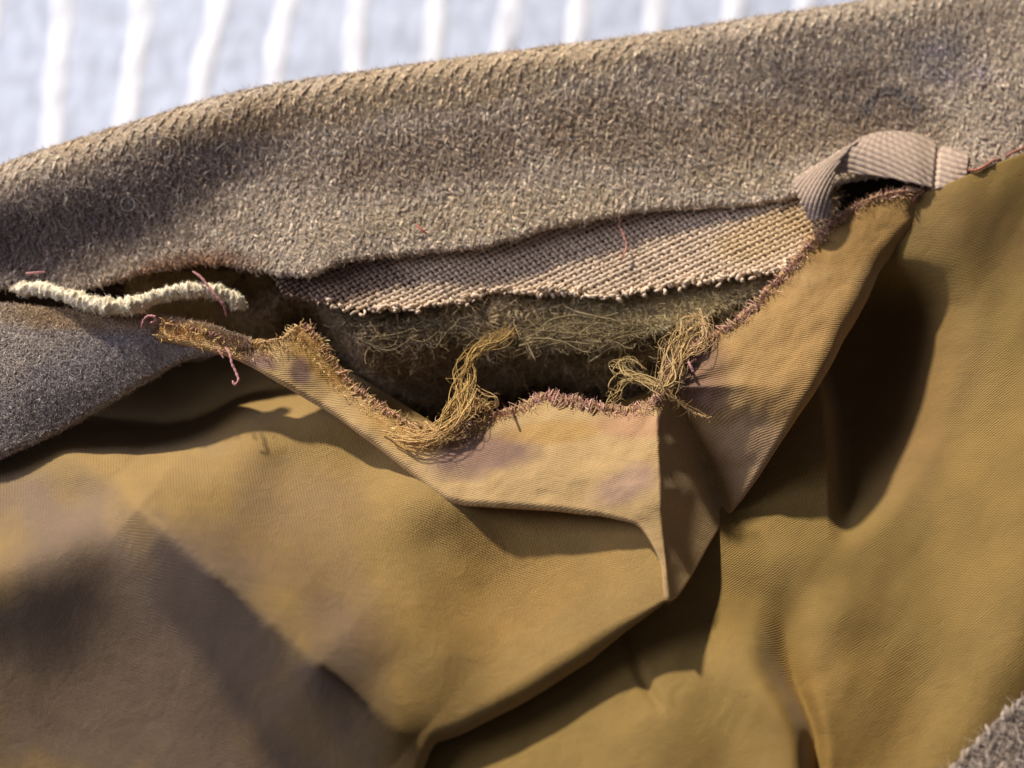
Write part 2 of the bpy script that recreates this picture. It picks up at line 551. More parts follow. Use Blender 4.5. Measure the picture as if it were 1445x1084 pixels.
# ================================================================== wool collar
h_collar = tps([
    (-60, 420, 2.4), (0, 408, 2.45), (100, 405, 2.5), (200, 385, 2.62), (320, 372, 2.8), (440, 380, 2.95), (560, 352, 3.05),
    (700, 338, 3.1), (880, 297, 3.25), (1050, 283, 3.22), (1200, 268, 3.28), (1370, 245, 3.42), (1500, 205, 3.55),
    (0, 360, 2.72), (150, 335, 2.95), (300, 310, 3.1), (480, 300, 3.25), (700, 280, 3.35), (900, 250, 3.45), (1100, 225, 3.44), (1300, 200, 3.5),
    (0, 300, 3.25), (100, 270, 3.5), (200, 245, 3.65), (330, 215, 3.75), (500, 200, 3.85), (700, 190, 3.85), (900, 150, 4.0), (1100, 120, 4.05), (1300, 110, 4.02), (1480, 90, 4.2),
    (0, 262, 3.5), (100, 232, 3.75), (200, 205, 3.9), (330, 178, 4.05), (500, 148, 4.2), (700, 128, 4.25), (900, 95, 4.35), (1100, 62, 4.45), (1300, 40, 4.5), (1480, 20, 4.5),
    (-60, 275, 3.3), (-60, 340, 2.95), (-520, 430, 1.9), (-520, 500, 1.7), (-250, 360, 2.6), (-250, 430, 2.2)])
T = [(-520, 440), (-60, 288), (0, 264), (100, 232), (200, 202), (300, 176), (400, 152), (500, 136), (620, 118), (760, 99), (900, 82), (1000, 67), (1100, 52), (1180, 40), (1260, 26), (1340, 12), (1410, 2), (1460, -5), (1500, -12)]
B = [(-520, 470), (-60, 410), (0, 402), (100, 404), (190, 384), (260, 370), (320, 368), (360, 378), (430, 384), (480, 364), (560, 354), (660, 345), (740, 326), (830, 304), (930, 291), (1085, 281), (1240, 242), (1375, 236), (1500, 200)]
G = patch(T, B, h_collar, 330, 60)
edge_wob = (fbm(np.arange(330) * .22, np.zeros(330), 3) - .5)
G[:, -6:, 1] += (edge_wob[:, None] * 0.10) * np.linspace(0, 1, 6)[None]
G = roll(G, 'v0', 0.55, total=2.0, steps=12, tail=9.0, tail_steps=10)
G = roll(G, 'v1', 0.07, total=2.9, steps=6, tail=0.9, tail_steps=3)
collar = Sheet(G)

W_TAUPE = srgb(193, 176, 154); W_LIGHT = srgb(182, 166, 142); W_DARK = srgb(92, 78, 66); W_GOLD = srgb(150, 124, 84); W_BLUE = srgb(122, 124, 130); W_BRN = srgb(122, 98, 72)
stain_shade_collar = [
    (150, 290, 260, 60, -28, srgb(104, 90, 85), .75), (20, 350, 160, 70, -10, srgb(100, 87, 85), .7), (330, 205, 120, 45, -25, srgb(122, 107, 97), .5),  # dark band at the left: part dirt, part shade painted in
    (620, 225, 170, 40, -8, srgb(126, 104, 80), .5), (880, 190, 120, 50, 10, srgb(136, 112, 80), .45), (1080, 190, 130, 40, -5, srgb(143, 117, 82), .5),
    (1230, 150, 120, 40, 20, srgb(126, 107, 90), .5), (1320, 85, 60, 40, 20, srgb(146, 141, 141), .5), (1050, 250, 80, 22, 0, srgb(186, 164, 124), .3),
    (700, 300, 240, 30, -6, srgb(204, 183, 146), .4), (560, 130, 420, 36, -10, srgb(195, 168, 126), .45), (1290, 190, 90, 40, 0, srgb(158, 136, 109), .4),
    (240, 385, 90, 20, -12, srgb(136, 95, 61), .8), (330, 372, 40, 14, 0, srgb(122, 85, 58), .6)]
cpx = collar.px().reshape(-1, 2)
ctint = blob_tint(cpx, W_TAUPE, stain_shade_collar, .5)
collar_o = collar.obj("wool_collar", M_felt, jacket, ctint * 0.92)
collar_o["label"] = "felted taupe wool collar rolling across the top of the photograph"

def wool_cover(sheet, t0, t1, pitch_u, pitch_v, parent, tint_fun, name, ang0=95, spread=38, n_fuzz=30000, size=1.0, s0=0.0, s1=1.0,
               fuzz_len=(.08, .26), dark=1.0, fuzz_lift=.55, twill=None, flat=.5):
    U, V = sheet.U, sheet.V
    nj = sheet.G.shape[1]
    Lu = U[-1, 0]
    j0, j1 = int(t0 * (nj - 1)), int(t1 * (nj - 1))
    Lv = np.mean(V[:, j1] - V[:, j0])
    nu = int(Lu * (s1 - s0) / pitch_u); nv = int(Lv / pitch_v)
    # arc-length parameter across the sheet so that rows are evenly spaced
    vm = V.mean(axis=0); 
    rows = np.interp(np.linspace(vm[j0], vm[j1], nv), vm, np.linspace(0, 1, nj))
    um = U[:, 0]
    cols = np.interp(np.linspace(um[0] + Lu * s0, um[0] + Lu * s1, nu), um, np.linspace(0, 1, len(um)))
    S, Tt = np.meshgrid(cols, rows, indexing='ij')
    odd = (np.arange(nv) % 2)[None, :]
    S = S + odd * 0.5 * (s1 - s0) / nu
    S = S + rng.normal(0, .30 * (s1 - s0) / nu, S.shape); Tt = Tt + rng.normal(0, .30 * (t1 - t0) / nv, S.shape)
    par = np.broadcast_to(odd, S.shape).ravel()
    s = S.ravel(); t = np.clip(Tt.ravel(), t0, t1)
    p, n, tu, tv = sheet.at(s, t)
    q = px_of(p)
    a = np.radians(ang0 + np.where(par == 0, -1, 1) * 22 + rng.normal(0, spread * .6, len(s)))
    ax = np.cos(a)[:, None] * tu + np.sin(a)[:, None] * (-tv) + n * rng.normal(0, .18, len(s))[:, None]
    ax /= np.linalg.norm(ax, axis=1, keepdims=True)
    nn = n - ax * (n * ax).sum(1, keepdims=True); nn /= np.linalg.norm(nn, axis=1, keepdims=True)
    L = pitch_v * size * rng.uniform(1.3, 2.5, len(s)); W = pitch_u * size * rng.uniform(.42, .8, len(s))
    c = tint_fun(q) * rng.lognormal(0, .15, len(s))[:, None] * dark
    mix = rng.random(len(s))[:, None]
    c = np.where(mix < .08, c * .6 + W_GOLD * .3, np.where(mix < .13, c * .65 + W_BLUE * .25, np.where(mix < .22, c * 1.22, np.where(mix < .32, c * .72, c))))
    lift = rng.uniform(-.012, .010, len(s))
    if twill is not None:                       # diagonal ribs of the cloth, clearest along the worn roll line
        iu = np.interp(s, np.linspace(0, 1, len(um)), um); iv = np.interp(t, np.linspace(0, 1, nj), vm)
        k = np.clip((twill - (iv - vm[j0])) / (twill * .6), 0, 1)
        rb = np.sin((iu * .82 + iv * .57) * 2 * math.pi / .20)
        lift = lift * (1 - .6 * k) + k * (.028 * rb - .014)
        ax2 = np.cos(math.radians(58)) * tu + np.sin(math.radians(58)) * (-tv) + rng.normal(0, .15, (len(s), 3))
        ax = ax * (1 - k[:, None]) + ax2 * k[:, None]; ax /= np.linalg.norm(ax, axis=1, keepdims=True)
        nn = n - ax * (n * ax).sum(1, keepdims=True); nn /= np.linalg.norm(nn, axis=1, keepdims=True)
    g = grains(p + n * lift[:, None], ax, nn, L, W, W * flat, name + "_yarn", M_yarn, parent, np.clip(c, 0, .8))
    g.name = "yarn_surface"; g["kind"] = "stuff"
    # loose hair on top
    s = rng.uniform(s0, s1, n_fuzz); tr = np.interp(rng.uniform(vm[j0], vm[j1], n_fuzz), vm, np.linspace(0, 1, nj))
    p, n, tu, tv = sheet.at(s, tr)
    q = px_of(p)
    a = rng.uniform(0, 2 * math.pi, n_fuzz)
    d = np.cos(a)[:, None] * tu + np.sin(a)[:, None] * tv + n * np.abs(rng.normal(0, fuzz_lift, n_fuzz))[:, None]
    c = tint_fun(q) * rng.lognormal(.08, .3, n_fuzz)[:, None] * dark
    f = fibres(p + n * .02, d, n, rng.uniform(*fuzz_len, n_fuzz), rng.uniform(.006, .012, n_fuzz), "fuzz", M_fuzz, parent, np.clip(c, 0, .8), curl=1.6)
    f["kind"] = "stuff"
    return g, f

nrow = collar.G.shape[1]
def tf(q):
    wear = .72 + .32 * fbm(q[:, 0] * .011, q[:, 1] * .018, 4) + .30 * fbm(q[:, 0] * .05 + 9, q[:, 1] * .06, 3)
    c = blob_tint(q, W_TAUPE, stain_shade_collar, .5) * wear[:, None]
    rr_ = np.hypot(q[:, 0] - 1258, (q[:, 1] - 172) * .9); up = q[:, 1] < 166
    w = (np.exp(-((rr_ - 38) / 6) ** 2) * up * .75)[:, None]            # dark ring mark by the loop
    c = c * (1 - w) + srgb(92, 94, 100)[None] * w
    for (sx_, sy_, sr_) in ((1338, 112, 9), (1384, 104, 11), (1320, 72, 8)):
        w = (np.exp(-(np.hypot((q[:, 0] - sx_) * .6, q[:, 1] - sy_) / sr_) ** 2) * .7)[:, None]
        c = c * (1 - w) + srgb(176, 160, 166)[None] * w
    return c
wool_cover(collar, 14 / nrow, (nrow - 7) / nrow, .098, .080, collar_o, tf, "collar", s0=float(np.mean(collar.px()[:, 40, 0] < -50)), n_fuzz=46000, fuzz_lift=.14, fuzz_len=(.06, .2), size=1.15, flat=.23, twill=1.7)

# a few long stray hairs lying on the collar
m = 180
p, n, tu, tv = collar.at(rng.uniform(.30, .98, m), rng.uniform(20 / nrow, (nrow - 9) / nrow, m))
a = rng.uniform(0, 6.28, m)
f = fibres(p + n * .03, np.cos(a)[:, None] * tu + np.sin(a)[:, None] * tv + n * .08, n, rng.uniform(.3, .8, m), rng.uniform(.006, .010, m), "stray_hair", M_fuzz, collar_o,
           np.clip(srgb(214, 200, 178)[None] * rng.lognormal(0, .25, m)[:, None], 0, .8), curl=2.2, seg=9)
f["kind"] = "stuff"

# ================================================================== collar stand: sheet added behind the open seam, dark to give its shade
Bc = np.array(B, float)
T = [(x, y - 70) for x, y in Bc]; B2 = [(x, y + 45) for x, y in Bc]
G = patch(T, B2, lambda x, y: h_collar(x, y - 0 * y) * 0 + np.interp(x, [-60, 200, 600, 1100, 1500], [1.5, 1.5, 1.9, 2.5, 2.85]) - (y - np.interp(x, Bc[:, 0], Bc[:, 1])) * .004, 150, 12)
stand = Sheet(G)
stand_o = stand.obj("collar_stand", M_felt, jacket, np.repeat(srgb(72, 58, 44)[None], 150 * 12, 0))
stand_o["label"] = "wool collar stand behind the open seam, coloured dark for the shade there"

# ================================================================== left wool facing
h_face = tps([(-560, 425, 2.7), (-560, 820, 1.9), (-300, 600, 2.4), (-60, 425, 2.75), (0, 428, 2.8), (100, 435, 2.85), (200, 445, 2.85), (300, 462, 2.8), (360, 480, 2.75),
              (0, 500, 2.75), (100, 500, 2.7), (200, 480, 2.75), (-60, 640, 2.2), (0, 640, 2.2), (0, 580, 2.5), (80, 600, 2.2), (100, 550, 2.5), (160, 560, 2.3), (240, 510, 2.5), (290, 492, 2.65)])
T = [(-560, 424), (-60, 428), (0, 430), (60, 436), (130, 440), (210, 446), (290, 460), (345, 480)]
B = [(-560, 860), (-60, 668), (0, 636), (70, 606), (140, 568), (210, 526), (275, 494), (352, 486)]
G = patch(T, B, h_face, 200, 70)
G = roll(G, 'v1', 0.10, total=2.9, steps=8, tail=.25)
G = roll(G, 'v0', 0.06, total=1.8, steps=6, tail=np.interp(np.linspace(0, 1, 200), [0, .9, .97, 1], [1.5, 1.5, .5, .05]))  # long tail added as an unseen wall against light leaking underneath
face = Sheet(G)
s_face = float(np.mean(face.px()[:, 40, 0] < -70))
F_GREY = srgb(158, 147, 138); 
stain_face = [(200, 450, 180, 26, 5, srgb(168, 138, 98), .8), (60, 440, 120, 22, 0, srgb(160, 136, 104), .6), (100, 540, 150, 45, -28, srgb(146, 140, 142), .5), (290, 478, 70, 14, 10, srgb(150, 112, 66), .8)]
face_o = face.obj("wool_facing", M_felt, jacket, blob_tint(face.px().reshape(-1, 2), F_GREY, stain_face) * .8)
face_o["label"] = "smooth grey felted wool facing at the left edge"
wool_cover(face, 6 / face.G.shape[1], 1 - 5 / face.G.shape[1], .075, .06, face_o, lambda q: blob_tint(q, F_GREY, stain_face), "facing", s0=s_face, ang0=80, spread=80, n_fuzz=26000, size=.8, fuzz_len=(.04, .11), fuzz_lift=.05, flat=.25)

# ================================================================== inside of the collar (padding)
h_in = tps([(200, 400, 1.7), (360, 400, 1.5), (500, 400, 2.1), (760, 380, 2.2), (1000, 360, 2.6), (1150, 330, 2.8),
            (330, 440, 1.3), (430, 450, 1.8), (560, 455, 2.22), (660, 465, 2.2), (760, 450, 2.3), (900, 430, 2.35), (1040, 400, 2.55),
            (400, 500, 1.2), (500, 500, 2.0), (600, 500, 2.0), (700, 500, 1.8), (760, 490, 1.75), (860, 485, 1.85), (960, 460, 2.05), (1060, 430, 2.35),
            (450, 580, .2), (455, 520, .7), (500, 550, .8), (560, 575, .5), (640, 560, .5), (720, 560, .4), (800, 540, 1.0), (900, 530, 1.2), (950, 520, 2.05), (960, 580, 1.8), (1000, 490, 2.2), (640, 680, .2), (900, 640, .3), (1050, 520, 2.15), (1100, 520, 2.05), (1180, 400, 2.4), (1000, 560, 1.6), (300, 500, 1.2)])
T = [(180, 385), (300, 388), (420, 388), (600, 376), (800, 350), (1000, 330), (1180, 270)]
B = [(200, 440), (330, 484), (440, 600), (620, 680), (800, 660), (1000, 620), (1172, 455)]
G = patch(T, B, h_in, 220, 90)
nx, ny = px_of(G.reshape(-1, 3)).T
G[..., 2] += (0.20 * (fbm(nx * .02, ny * .035, 4) - .5) + .22 * (fbm(nx * .05 + 4, ny * .08, 3) - .5)).reshape(G.shape[:2])
tl_ = spline(TEAR, 300)
dd = np.min(np.hypot(nx[:, None] - tl_[None, :, 0], ny[:, None] - tl_[None, :, 1]), axis=1)
k_ = np.clip((44 - dd) / 34, 0, 1) * np.clip((960 - nx) / 40, 0, 1)
G = G + ((k_ * k_ * (3 - 2 * k_) * 1.3)[:, None] * FWD[None]).reshape(G.shape)
pad = Sheet(G)
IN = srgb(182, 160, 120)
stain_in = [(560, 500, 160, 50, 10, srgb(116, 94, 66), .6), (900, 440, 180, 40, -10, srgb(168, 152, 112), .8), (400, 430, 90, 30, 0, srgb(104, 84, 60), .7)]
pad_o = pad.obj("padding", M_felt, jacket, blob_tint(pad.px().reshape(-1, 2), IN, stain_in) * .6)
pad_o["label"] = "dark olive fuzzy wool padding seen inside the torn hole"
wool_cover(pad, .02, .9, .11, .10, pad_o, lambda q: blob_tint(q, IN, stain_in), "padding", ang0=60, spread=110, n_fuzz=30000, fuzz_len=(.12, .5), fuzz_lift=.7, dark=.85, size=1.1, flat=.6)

# folded wool layer between padding and lining, right half of the hole
def ledge(T, B, hT, hB, label, tint, ni=140, r=.09, name="inner_ply", dark=.9):
    hf = tps([(x, y, h) for (x, y), h in zip(T, hT)] + [(x, y, h) for (x, y), h in zip(B, hB)])
    G = patch(T, B, hf, ni, 24)
    nx, ny = px_of(G.reshape(-1, 3)).T
    G[..., 2] += (0.14 * (fbm(nx * .03, ny * .05, 3) - .5)).reshape(G.shape[:2])
    G = roll(G, 'v1', r, total=2.6, steps=6, tail=.5)
    sh = Sheet(G)
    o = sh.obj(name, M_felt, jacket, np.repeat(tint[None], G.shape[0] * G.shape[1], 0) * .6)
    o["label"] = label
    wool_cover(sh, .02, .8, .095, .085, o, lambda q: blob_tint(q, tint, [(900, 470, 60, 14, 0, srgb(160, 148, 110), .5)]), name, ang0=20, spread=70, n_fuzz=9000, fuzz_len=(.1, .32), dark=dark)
    return sh
ledge([(720, 405), (800, 405), (880, 398), (960, 388), (1060, 372), (1130, 350)],
      [(745, 492), (800, 488), (870, 478), (930, 462), (1000, 440), (1090, 400)],
      [2.2, 2.25, 2.3, 2.4, 2.55, 2.7], [2.15, 2.2, 2.3, 2.4, 2.5, 2.65], "olive wool ply just under the canvas edge", srgb(176, 158, 116))
ledge([(820, 468), (860, 462), (900, 456), (940, 450), (990, 440)],
      [(830, 506), (860, 503), (905, 496), (940, 488), (1000, 462)],
      [1.75, 1.85, 1.9, 2.0, 2.1], [1.8, 1.85, 1.95, 2.05, 2.2], "lower olive wool ply beside the frayed tuft", srgb(168, 148, 104), ni=80)

# ================================================================== canvas interlining, woven thread by thread
h_can = tps([(380, 380, 2.75), (440, 425, 2.55), (540, 438, 2.5), (680, 420, 2.5), (850, 418, 2.55), (1000, 398, 2.7), (1120, 378, 2.9), (1170, 305, 3.05),
             (520, 360, 2.75), (700, 335, 2.85), (880, 300, 2.98), (1050, 283, 3.05), (1180, 268, 3.1), (600, 390, 2.68), (800, 360, 2.75), (1000, 340, 2.88)])
poly = np.array([(372, 372), (400, 418), (440, 424), (490, 437), (540, 438), (600, 432), (650, 427), (700, 412), (760, 417), (830, 414), (850, 420), (920, 408), (1000, 398), (1080, 385), (1118, 378), (1150, 335), (1170, 312),
                 (1166, 262), (1050, 262), (880, 272), (700, 312), (520, 336), (400, 366)], float)
def inside(q, poly):
    x, y = q[:, 0], q[:, 1]
    c = np.zeros(len(q), bool)
    j = len(poly) - 1
    for i in range(len(poly)):
        xi, yi = poly[i]; xj, yj = poly[j]
        cond = ((yi > y) != (yj > y)) & (x < (xj - xi) * (y - yi) / (yj - yi + 1e-12) + xi)
        c ^= cond; j = i
    return c
canvas = bpy.data.objects.new("canvas_interlining", None)
canvas.parent = jacket; col.objects.link(canvas)
canvas["label"] = "pinkish tan open weave canvas interlining under the collar edge"
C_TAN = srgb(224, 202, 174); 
stain_shade_can = [(480, 400, 110, 34, -10, srgb(132, 106, 86), .8), (1075, 335, 75, 34, -18, srgb(204, 174, 122), .6), (1140, 305, 50, 25, 0, srgb(196, 166, 116), .5), (390, 400, 50, 30, 0, srgb(88, 66, 52), .9)]  # dark left patches carry the collar edge's shade; the yellow ones are stains
PITCH_PX = 6.8
def weave(ang, other, phase0):
    a = np.array([math.cos(math.radians(ang)), math.sin(math.radians(ang))])
    nrm = np.array([-a[1], a[0]])
    o = np.array([math.cos(math.radians(other)), math.sin(math.radians(other))])
    cen = np.array([790., 350.])
    on = np.array([-o[1], o[0]])
    for k in range(-110, 111):
        base = cen + nrm * k * PITCH_PX
        tt = np.arange(-620, 620, 1.7)
        q = base[None] + tt[:, None] * a[None]
        q = q + nrm[None] * (3.0 * (vnoise(tt * .02 + k * .35, np.full(len(tt), k * .7 + phase0)) - .5))[:, None]
        ins = inside(q, poly)
        if ins.sum() < 6: continue
        idx = np.nonzero(ins)[0]
        i0, i1 = idx[0], idx[-1]
        i0 = max(0, i0 - 0); i1 = min(len(tt) - 1, i1 + random.randint(0, 3))
        q = q[i0:i1 + 1]; t_ = tt[i0:i1 + 1]
        # which crossing of the other family: parity decides over / under
        m = ((q - cen) @ on) / PITCH_PX
        z = math.cos(math.pi * k) * np.cos(math.pi * m) * (1 if phase0 == 0 else -1)
        h = h_can(q[:, 0], q[:, 1]) + 0.017 * z
        fray = np.clip((np.abs(np.arange(len(q)) - len(q) + 1) < 3) * 1.0, 0, 1)
        h = h + fray * rng.normal(0, .03)
        r = 0.0335 * (1 + .12 * np.sin(t_ * .55 + k)) * rng.uniform(.85, 1.1)
        V, qd, tr = tube_data(P(q[:, 0], q[:, 1], h), r, 5)
        c = blob_tint(px_of(V), C_TAN * rng.uniform(.85, 1.1), stain_shade_can)
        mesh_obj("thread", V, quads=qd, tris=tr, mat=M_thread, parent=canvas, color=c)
weave(-25, 46, 0)
weave(46, -25, 1)
# curled thread knots along the cut edge
edge_pts = spline(poly[2:15], 170)
paths, radii, cols = [], [], []
for (x, y) in edge_pts:
    if random.random() < .25: continue
    x += rng.normal(0, 3); y += rng.normal(-2, 4)
    h = float(h_can(np.array([x]), np.array([y]))[0]) + .03
    a = rng.uniform(0, 6.28); L = rng.uniform(2, 9)
    k = [(x - L * math.cos(a), y - L * .6 * math.sin(a), h), (x, y, h + .06), (x + L * math.cos(a + .6), y + L * .7 * math.sin(a + .6), h - .02)]
    paths.append(px_path(k, 7)); radii.append(np.array([.012, .028, .034, .036, .034, .028, .012]) * rng.uniform(.4, 1.1)); cols.append(C_TAN * rng.uniform(.8, 1.15))
fr = tubes(paths, radii, "frayed_edge", M_thread, canvas, cols, 5); fr["kind"] = "stuff"

# ================================================================== lining: lower sheet (right half and underneath)
h_low = tps([
    (560, 700, .6), (560, 1130, .8), (700, 900, .7), (700, 1060, 1.12), (820, 1090, 1.3), (640, 1060, 1.05), (900, 800, 1.15), (870, 905, 1.2), (910, 980, 1.32), (935, 1005, 1.48), (800, 1050, 1.22),
    (1000, 600, .9), (1060, 760, 1.15), (960, 930, 1.36), (1010, 870, 1.08), (1060, 845, 1.0), (1090, 700, 1.25), (1120, 600, 1.4), (1170, 500, 1.7), (1220, 420, 2.3), (1270, 345, 2.9), (1310, 285, 3.25),
    (1165, 770, 1.28), (1110, 790, 1.32), (1200, 700, 1.3), (1210, 600, 1.45), (1270, 500, 1.85), (1320, 400, 2.62), (1350, 330, 3.12), (1345, 275, 3.42),
    (1300, 620, 1.6), (1360, 480, 2.35), (1230, 770, 1.3),
    (1040, 920, 1.3), (1060, 1000, 1.38), (1110, 880, 1.15), (1150, 960, 1.12), (1100, 830, 1.22), (1150, 1095, 1.1),
    (1185, 870, 1.3), (1190, 960, 1.2), (1200, 1060, 1.0), (1170, 820, 1.2), (1000, 1000, 1.42), (1020, 1080, 1.32), (960, 1060, 1.42),
    (1240, 900, 1.12), (1290, 780, 1.35), (1350, 700, 1.7), (1400, 600, 2.1), (1445, 480, 2.6), (1400, 380, 2.85), (1445, 330, 3.2), (1440, 240, 3.6), (1390, 255, 3.5), (1500, 210, 3.7), (1500, 420, 2.9),
    (1330, 900, 1.2), (1400, 800, 1.55), (1500, 700, 1.95), (1300, 1000, .95), (1380, 1000, 1.0), (1500, 900, 1.4), (1260, 1100, .8), (1400, 1110, .75), (1500, 1050, .9)], .01)
T = [(520, 620), (700, 600), (900, 560), (1060, 480), (1180, 360), (1270, 290), (1330, 264), (1380, 243), (1420, 227), (1520, 192)]
B = [(560, 1150), (690, 1150), (830, 1150), (950, 1150), (1060, 1150), (1140, 1150), (1220, 1150), (1310, 1150), (1400, 1150), (1540, 1150)]
def h_lower(x, y):
    h = h_low(x, y)
    # S-shaped fold at the bottom
    si = lambda q, a_, b_: np.mean([np.interp(q + o_, a_, b_) for o_ in (-28, -18, -9, 0, 9, 18, 28)], axis=0)
    xr = si(y, [830, 880, 920, 950, 985, 1014, 1060, 1150], [1040, 1056, 1066, 1074, 1094, 1117, 1127, 1122])
    xc = si(y, [830, 870, 910, 950, 985, 1014, 1060, 1150], [1112, 1108, 1108, 1110, 1125, 1142, 1150, 1148])
    A = si(y, [840, 900, 960, 1020, 1150], [0, .22, .42, .5, .45])
    C = si(y, [800, 860, 930, 1000, 1150], [0, .2, .5, .56, .5])
    wc = si(y, [830, 950, 1000, 1150], [34, 26, 15, 13])
    d = x - xr
    h = h + A * np.where(d < 0, np.exp(-(d / 52) ** 2), np.exp(-(d / 30) ** 2)) - C * np.exp(-((x - xc) / wc) ** 2)
    # deep gap between the flap and the right-hand lining
    sm = lambda t: np.clip(t, 0, 1) ** 2 * (3 - 2 * np.clip(t, 0, 1))
    xw = np.interp(y, [330, 430, 500, 600, 700, 770, 800], [1345, 1352, 1335, 1300, 1248, 1190, 1165])
    xl = np.interp(y, [330, 420, 500, 570, 640, 780], [1200, 1150, 1140, 1160, 1166, 1168])
    pit = sm((x - xl) / 34) * sm((xw + 45 - x) / 170) * sm((800 - y) / 110) * sm((y - 360) / 110)
    h = h - 1.15 * pit
    # creases in the shaded part
    cx = np.interp(y, [880, 1005], [866, 932]); h = h - .10 * np.exp(-((x - cx) / 9) ** 2) * sm((y - 870) / 30) * sm((1015 - y) / 30)
    # long soft drag folds running down to the left
    w = .9 * x + .42 * y
    m = np.clip((x + .35 * y - 1400) / 150, 0, 1)
    h = h + m * (.035 * np.sin(w / 27.0 + .8 + 3 * fbm(x * .006, y * .006, 2)) + .10 * np.sin(w / 46. + 2.2 + 2.5 * fbm(x * .004 + 5, y * .005, 2)))
    return h
G = patch(T, B, h_lower, 300, 220)
nx, ny = px_of(G.reshape(-1, 3)).T
G[..., 2] += (0.05 * (fbm((nx + ny * .5) * .018, (ny - nx * .6) * .006, 3) - .5)).reshape(G.shape[:2])
G = roll(G, 'v0', .03, total=2.8, steps=4, tail=.3)
low = Sheet(G)
lt = blob_tint(low.px().reshape(-1, 2), OLIVE, [(1250, 560, 120, 160, 20, srgb(130, 100, 60), .5), (1380, 330, 90, 50, 20, srgb(126, 100, 54), .6), (1180, 1000, 90, 120, 0, AMBER * .8, .4), (1390, 700, 60, 200, 15, srgb(156, 126, 66), .4)], .5, .01)
low_o = low.obj("lower_lining", M_lining, jacket, lt, grain=35)
low_o["label"] = "golden olive sateen lining sweeping down the right side"

# ================================================================== lining: pouch and lower left
h_pouch0 = tps([
    (150, 520, -3.0), (300, 490, -3.4), (450, 520, .8), (600, 600, 1.2), (750, 660, 1.5), (900, 680, 1.9),
    (-60, 660, 1.75), (0, 690, 1.7), (90, 640, 1.5), (200, 588, -.3), (255, 555, -1.8), (335, 575, 1.0), (170, 640, 1.4), (110, 705, 1.65), (260, 660, 1.5), (400, 650, 1.4), (500, 672, 1.5),
    (-60, 840, 1.85), (15, 808, 1.9), (100, 768, 1.95), (170, 735, 1.95), (300, 815, 1.95), (440, 945, 1.75), (560, 1045, 1.52),
    (-60, 900, 1.62), (30, 885, 1.68), (110, 850, 1.78), (185, 820, 1.84), (255, 875, 1.66), (370, 990, 1.28), (455, 1070, 1.08),
    (0, 980, 1.35), (100, 950, 1.35), (200, 940, 1.4), (290, 1050, .98), (0, 1100, 1.0), (120, 1090, .88), (240, 1130, .7), (400, 1140, .7), (540, 1130, 1.0),
    (350, 770, 1.65), (460, 870, 1.55), (540, 945, 1.52), (420, 700, 1.6), (530, 765, 1.85), (590, 850, 1.88), (625, 930, 1.82), (480, 700, 1.7), (610, 765, 1.75),
    (560, 690, 1.85), (600, 690, 2.02), (640, 712, 2.02), (700, 745, 1.75), (780, 760, 1.75), (850, 765, 1.9), (925, 760, 2.15), (935, 800, 2.2), (942, 850, 2.15), (900, 876, 2.0), (850, 905, 1.85), (760, 965, 1.75), (700, 1005, 1.65), (640, 1030, 1.5), (600, 1046, 1.4),
    (680, 840, 1.5), (760, 840, 1.6), (850, 830, 1.85), (700, 920, 1.6), (800, 900, 1.75)], .12)
def h_pouch(x, y):
    dx, dy = x - 203, y - 722
    sd1 = dx * .654 - dy * .756; al1 = dx * .756 + dy * .654
    sd2 = -dx * .405 - dy * .914; al2 = -dx * .914 + dy * .405
    r1 = np.sqrt(sd1 ** 2 + 7.0 ** 2); r2 = np.sqrt(sd2 ** 2 + 30.0 ** 2)
    A1 = np.interp(al1, [-60, -10, 40, 240, 330, 420, 500, 580], [.55, 1.3, 1.38, 1.32, 1.1, .6, .2, 0])
    A2 = np.interp(al2, [-70, 0, 200, 300], [.35, .8, .74, .64])
    t1 = A1 * np.exp(-r1 / np.where(sd1 > 0, 110, 92)); t2 = A2 * np.exp(-(r2 - 30) / np.where(sd2 > 0, 60, 115)) * .9
    k = 14.0
    return h_pouch0(x, y) + np.log(np.exp(k * t1) + np.exp(k * t2) - 1 + 1e-9) / k
T = [(-80, 560), (60, 540), (160, 520), (270, 470), (400, 480), (520, 540), (600, 590), (680, 640), (760, 640), (850, 640), (926, 650)]
B = [(-80, 1150), (80, 1150), (220, 1150), (360, 1150), (480, 1150), (570, 1100), (606, 1032), (648, 1010), (728, 962), (834, 896), (940, 843)]
G = patch(T, B, h_pouch, 240, 190)
nx, ny = px_of(G.reshape(-1, 3)).T
G[..., 2] += (0.05 * (fbm((nx - ny * .8) * .012, (ny + nx * .6) * .006, 3) - .5)).reshape(G.shape[:2])
G = roll(G, 'v1', np.interp(np.linspace(0, 1, 240), [0, .55, .7, .9, 1], [.12, .16, .26, .24, .04]), total=2.4, steps=10, tail=.7)
G = roll(G, 'u1', .025, total=2.6, steps=5, tail=.06)
pouch = Sheet(G)
pt = blob_tint(pouch.px().reshape(-1, 2), GOLD, [(200, 940, 330, 240, 20, srgb(114, 96, 80), .85), (420, 760, 90, 110, -40, srgb(128, 102, 70), .5), (700, 840, 150, 90, -20, AMBER * .85, .4)], .6, .01)  # lower-left patch puts the slope's mauve shade into the colour
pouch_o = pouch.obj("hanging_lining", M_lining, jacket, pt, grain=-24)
pouch_o["label"] = "golden sateen lining sagging in soft folds below the tear"

